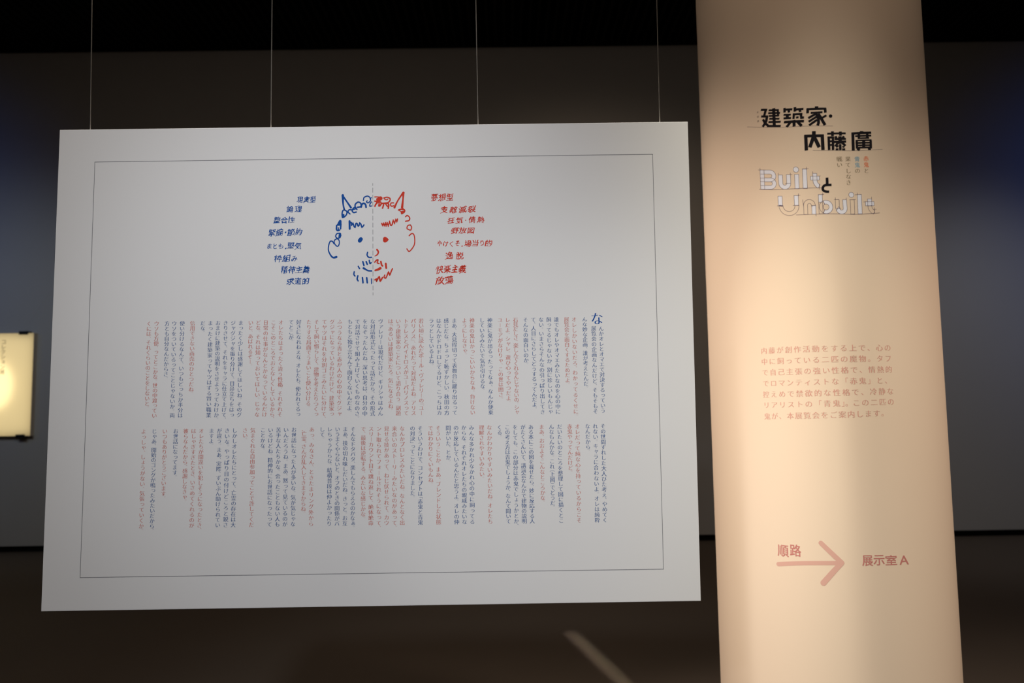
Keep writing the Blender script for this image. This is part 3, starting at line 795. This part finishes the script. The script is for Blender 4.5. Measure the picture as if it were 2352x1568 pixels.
def gothic(chars, m, name, label):
    ik = Ink(CR, HC)
    for ch, x0, x1, y0, y1 in chars:
        v, f = glyph(ch)
        a, b = z8((x0, y1)), z8((x1, y0))
        mn, mx = v.min(0), v.max(0)
        uv = (v - mn) / (mx - mn) * (b - a) + a
        uv[:, 1] += (uv[:, 0] - (a[0] + b[0]) / 2) * 0.01
        bo = 0.016 * abs(b[1] - a[1])
        for q_, (ox, oy) in enumerate(((-1, -.6), (1, .6), (-1, .6), (1, -.6))): ik.add(uv + np.array([ox * bo, oy * bo]), f, q_ * 1.5e-5)
    ik.build(name, m, colm, label)


gothic([('順', 235, 385, 208, 356), ('路', 414, 566, 200, 354)], 'rose', 'route_text', 'two rose characters over the arrow')
gothic([('展', 1470, 1614, 350, 502), ('示', 1634, 1786, 346, 494), ('室', 1808, 1966, 344, 492), ('A', 2012, 2136, 348, 486)], 'rose', 'room_text', 'rose room name beside the arrow')

# ------------------------------------------------------------------ lit sign on the back wall at the left edge
SY = WALL_Y - 0.06
tr_ = on_y(77, 764, SY); br_ = on_y(71, 1001, SY)
sr = (tr_[0] + br_[0]) / 2; sz0, sz1 = br_[2], tr_[2]; sw = 0.80
sign = empty('wall_sign', (sr - sw / 2, SY, sz0), 'glowing cream sign with black clips on the grey wall at the left', 'sign')
hw = sw / 2; hz = sz1 - sz0
mesh_obj('sign_sheet', [(-hw, 0, 0), (hw, 0, 0), (hw, 0, hz), (-hw, 0, hz)], [(0, 1, 2, 3)], 'sheet', sign)
box('side_panel', hw - 0.004, hw, 0.001, 0.06, 0, hz, 'box', sign)
box('side_panel', -hw, -hw + 0.004, 0.001, 0.06, 0, hz, 'box', sign)
box('top_panel', -hw + 0.004, hw - 0.004, 0.001, 0.06, hz - 0.004, hz, 'box', sign)
box('bottom_panel', -hw + 0.004, hw - 0.004, 0.001, 0.06, 0, 0.004, 'box', sign)
pc = on_y(55, 760, SY)[0] - (sr - hw); pc2 = on_y(47, 1001, SY)[0] - (sr - hw)
for xx in (pc, -pc):
    o = box('clip', xx - 0.045, xx + 0.045, -0.012, 0.06, hz - 0.018, hz + 0.018, 'clip', sign)
for xx in (pc2, -pc2):
    o = box('clip', xx - 0.045, xx + 0.045, -0.012, 0.06, -0.018, 0.018, 'clip', sign)


class Wallp(Flat):
    pass


WS = Flat(np.array([sr - sw / 2, SY, sz0]), np.array([1., 0, 0]), np.array([0, 0, 1.]), np.array([0, 1., 0]))
a = WS.uv(9, 785); b = WS.uv(5, 854)
vertical(WS, 'コレクション展', a[0], a[1], b[1], 1, 12 * 7.9 / FPX, 'sign_text', sign, False, 'sign_text', 0.002, 'dark vertical sign writing', x1=b[0])
q = on_y(-8, 885, SY)
for nm, sx_, sy_, pw in (('sign_lamp', 0.34, 0.50, 1.25), ('sign_lamp_wide', 0.78, 1.05, 3.3)):
    pl = bpy.data.lights.new(nm, 'AREA'); pl.shape = 'ELLIPSE' if pw < 2 else 'RECTANGLE'; pl.size = sx_; pl.size_y = sy_; pl.energy = pw
    pl.color = (1.0, 0.83, 0.52)
    po = bpy.data.objects.new(nm, pl); COL.objects.link(po)
    po.location = (q[0] if pw < 2 else sr - sw / 2, SY + 0.055, q[2] if pw < 2 else (sz0 + sz1) / 2); aim(po, (po.location.x, 0, po.location.z))

# ------------------------------------------------------------------ the spotlight over the column and an unseen flag added to cut its light, above the frame
la = Vector(LAMP_A)
uc = CR.uv(1935, 760)
ph = CR.phi0 + uc[0] / RR
lx, ly = CXW + RR * math.sin(ph), CYW - RR * math.cos(ph)
d1 = (Vector((lx, ly, 3.0)) - la).normalized(); d2 = (Vector((lx, ly, -0.5)) - la).normalized()
side = Vector((ly - la.y, -(lx - la.x), 0)).normalized()
pa, pb_ = la + d1 * 0.42, la + d2 * 0.42
fx = empty('track_spotlight', la + Vector((0, 0, 0.10)), 'unseen black spotlight above the round column, with an added flag cutting its light', 'spotlight')
def loc(p): return tuple(p - fx.location)
mesh_obj('added_flag', [loc(p) for p in (pa, pb_, pb_ + side * 0.12, pa + side * 0.12, pa - d2 * 0.002, pb_ - d2 * 0.002, pb_ + side * 0.12 - d2 * 0.002, pa + side * 0.12 - d2 * 0.002)], BF, 'clip', fx)
ax = (Vector((0.84, 2.33, 1.30)) - la).normalized()
e1 = ax.orthogonal().normalized(); e2 = ax.cross(e1)
V = []; F = []
for t_, r_ in ((-0.02, 0.001), (-0.02, 0.045), (0.10, 0.075)):
    for k in range(24):
        a = k * math.pi / 12
        V.append(loc(la + ax * t_ + (e1 * math.cos(a) + e2 * math.sin(a)) * r_))
for j in (0, 1):
    for k in range(24): F.append((j * 24 + k, j * 24 + (k + 1) % 24, j * 24 + 24 + (k + 1) % 24, j * 24 + 24 + k))
mesh_obj('lamp_housing', V, F, 'clip', fx)
q0 = la + ax * 0.05 + side * 0.07; q1 = pa + side * 0.10
box('stem', -0.01, 0.01, -0.01, 0.01, -0.08, CEIL_Z + 0.16 - fx.location.z, 'clip', fx)
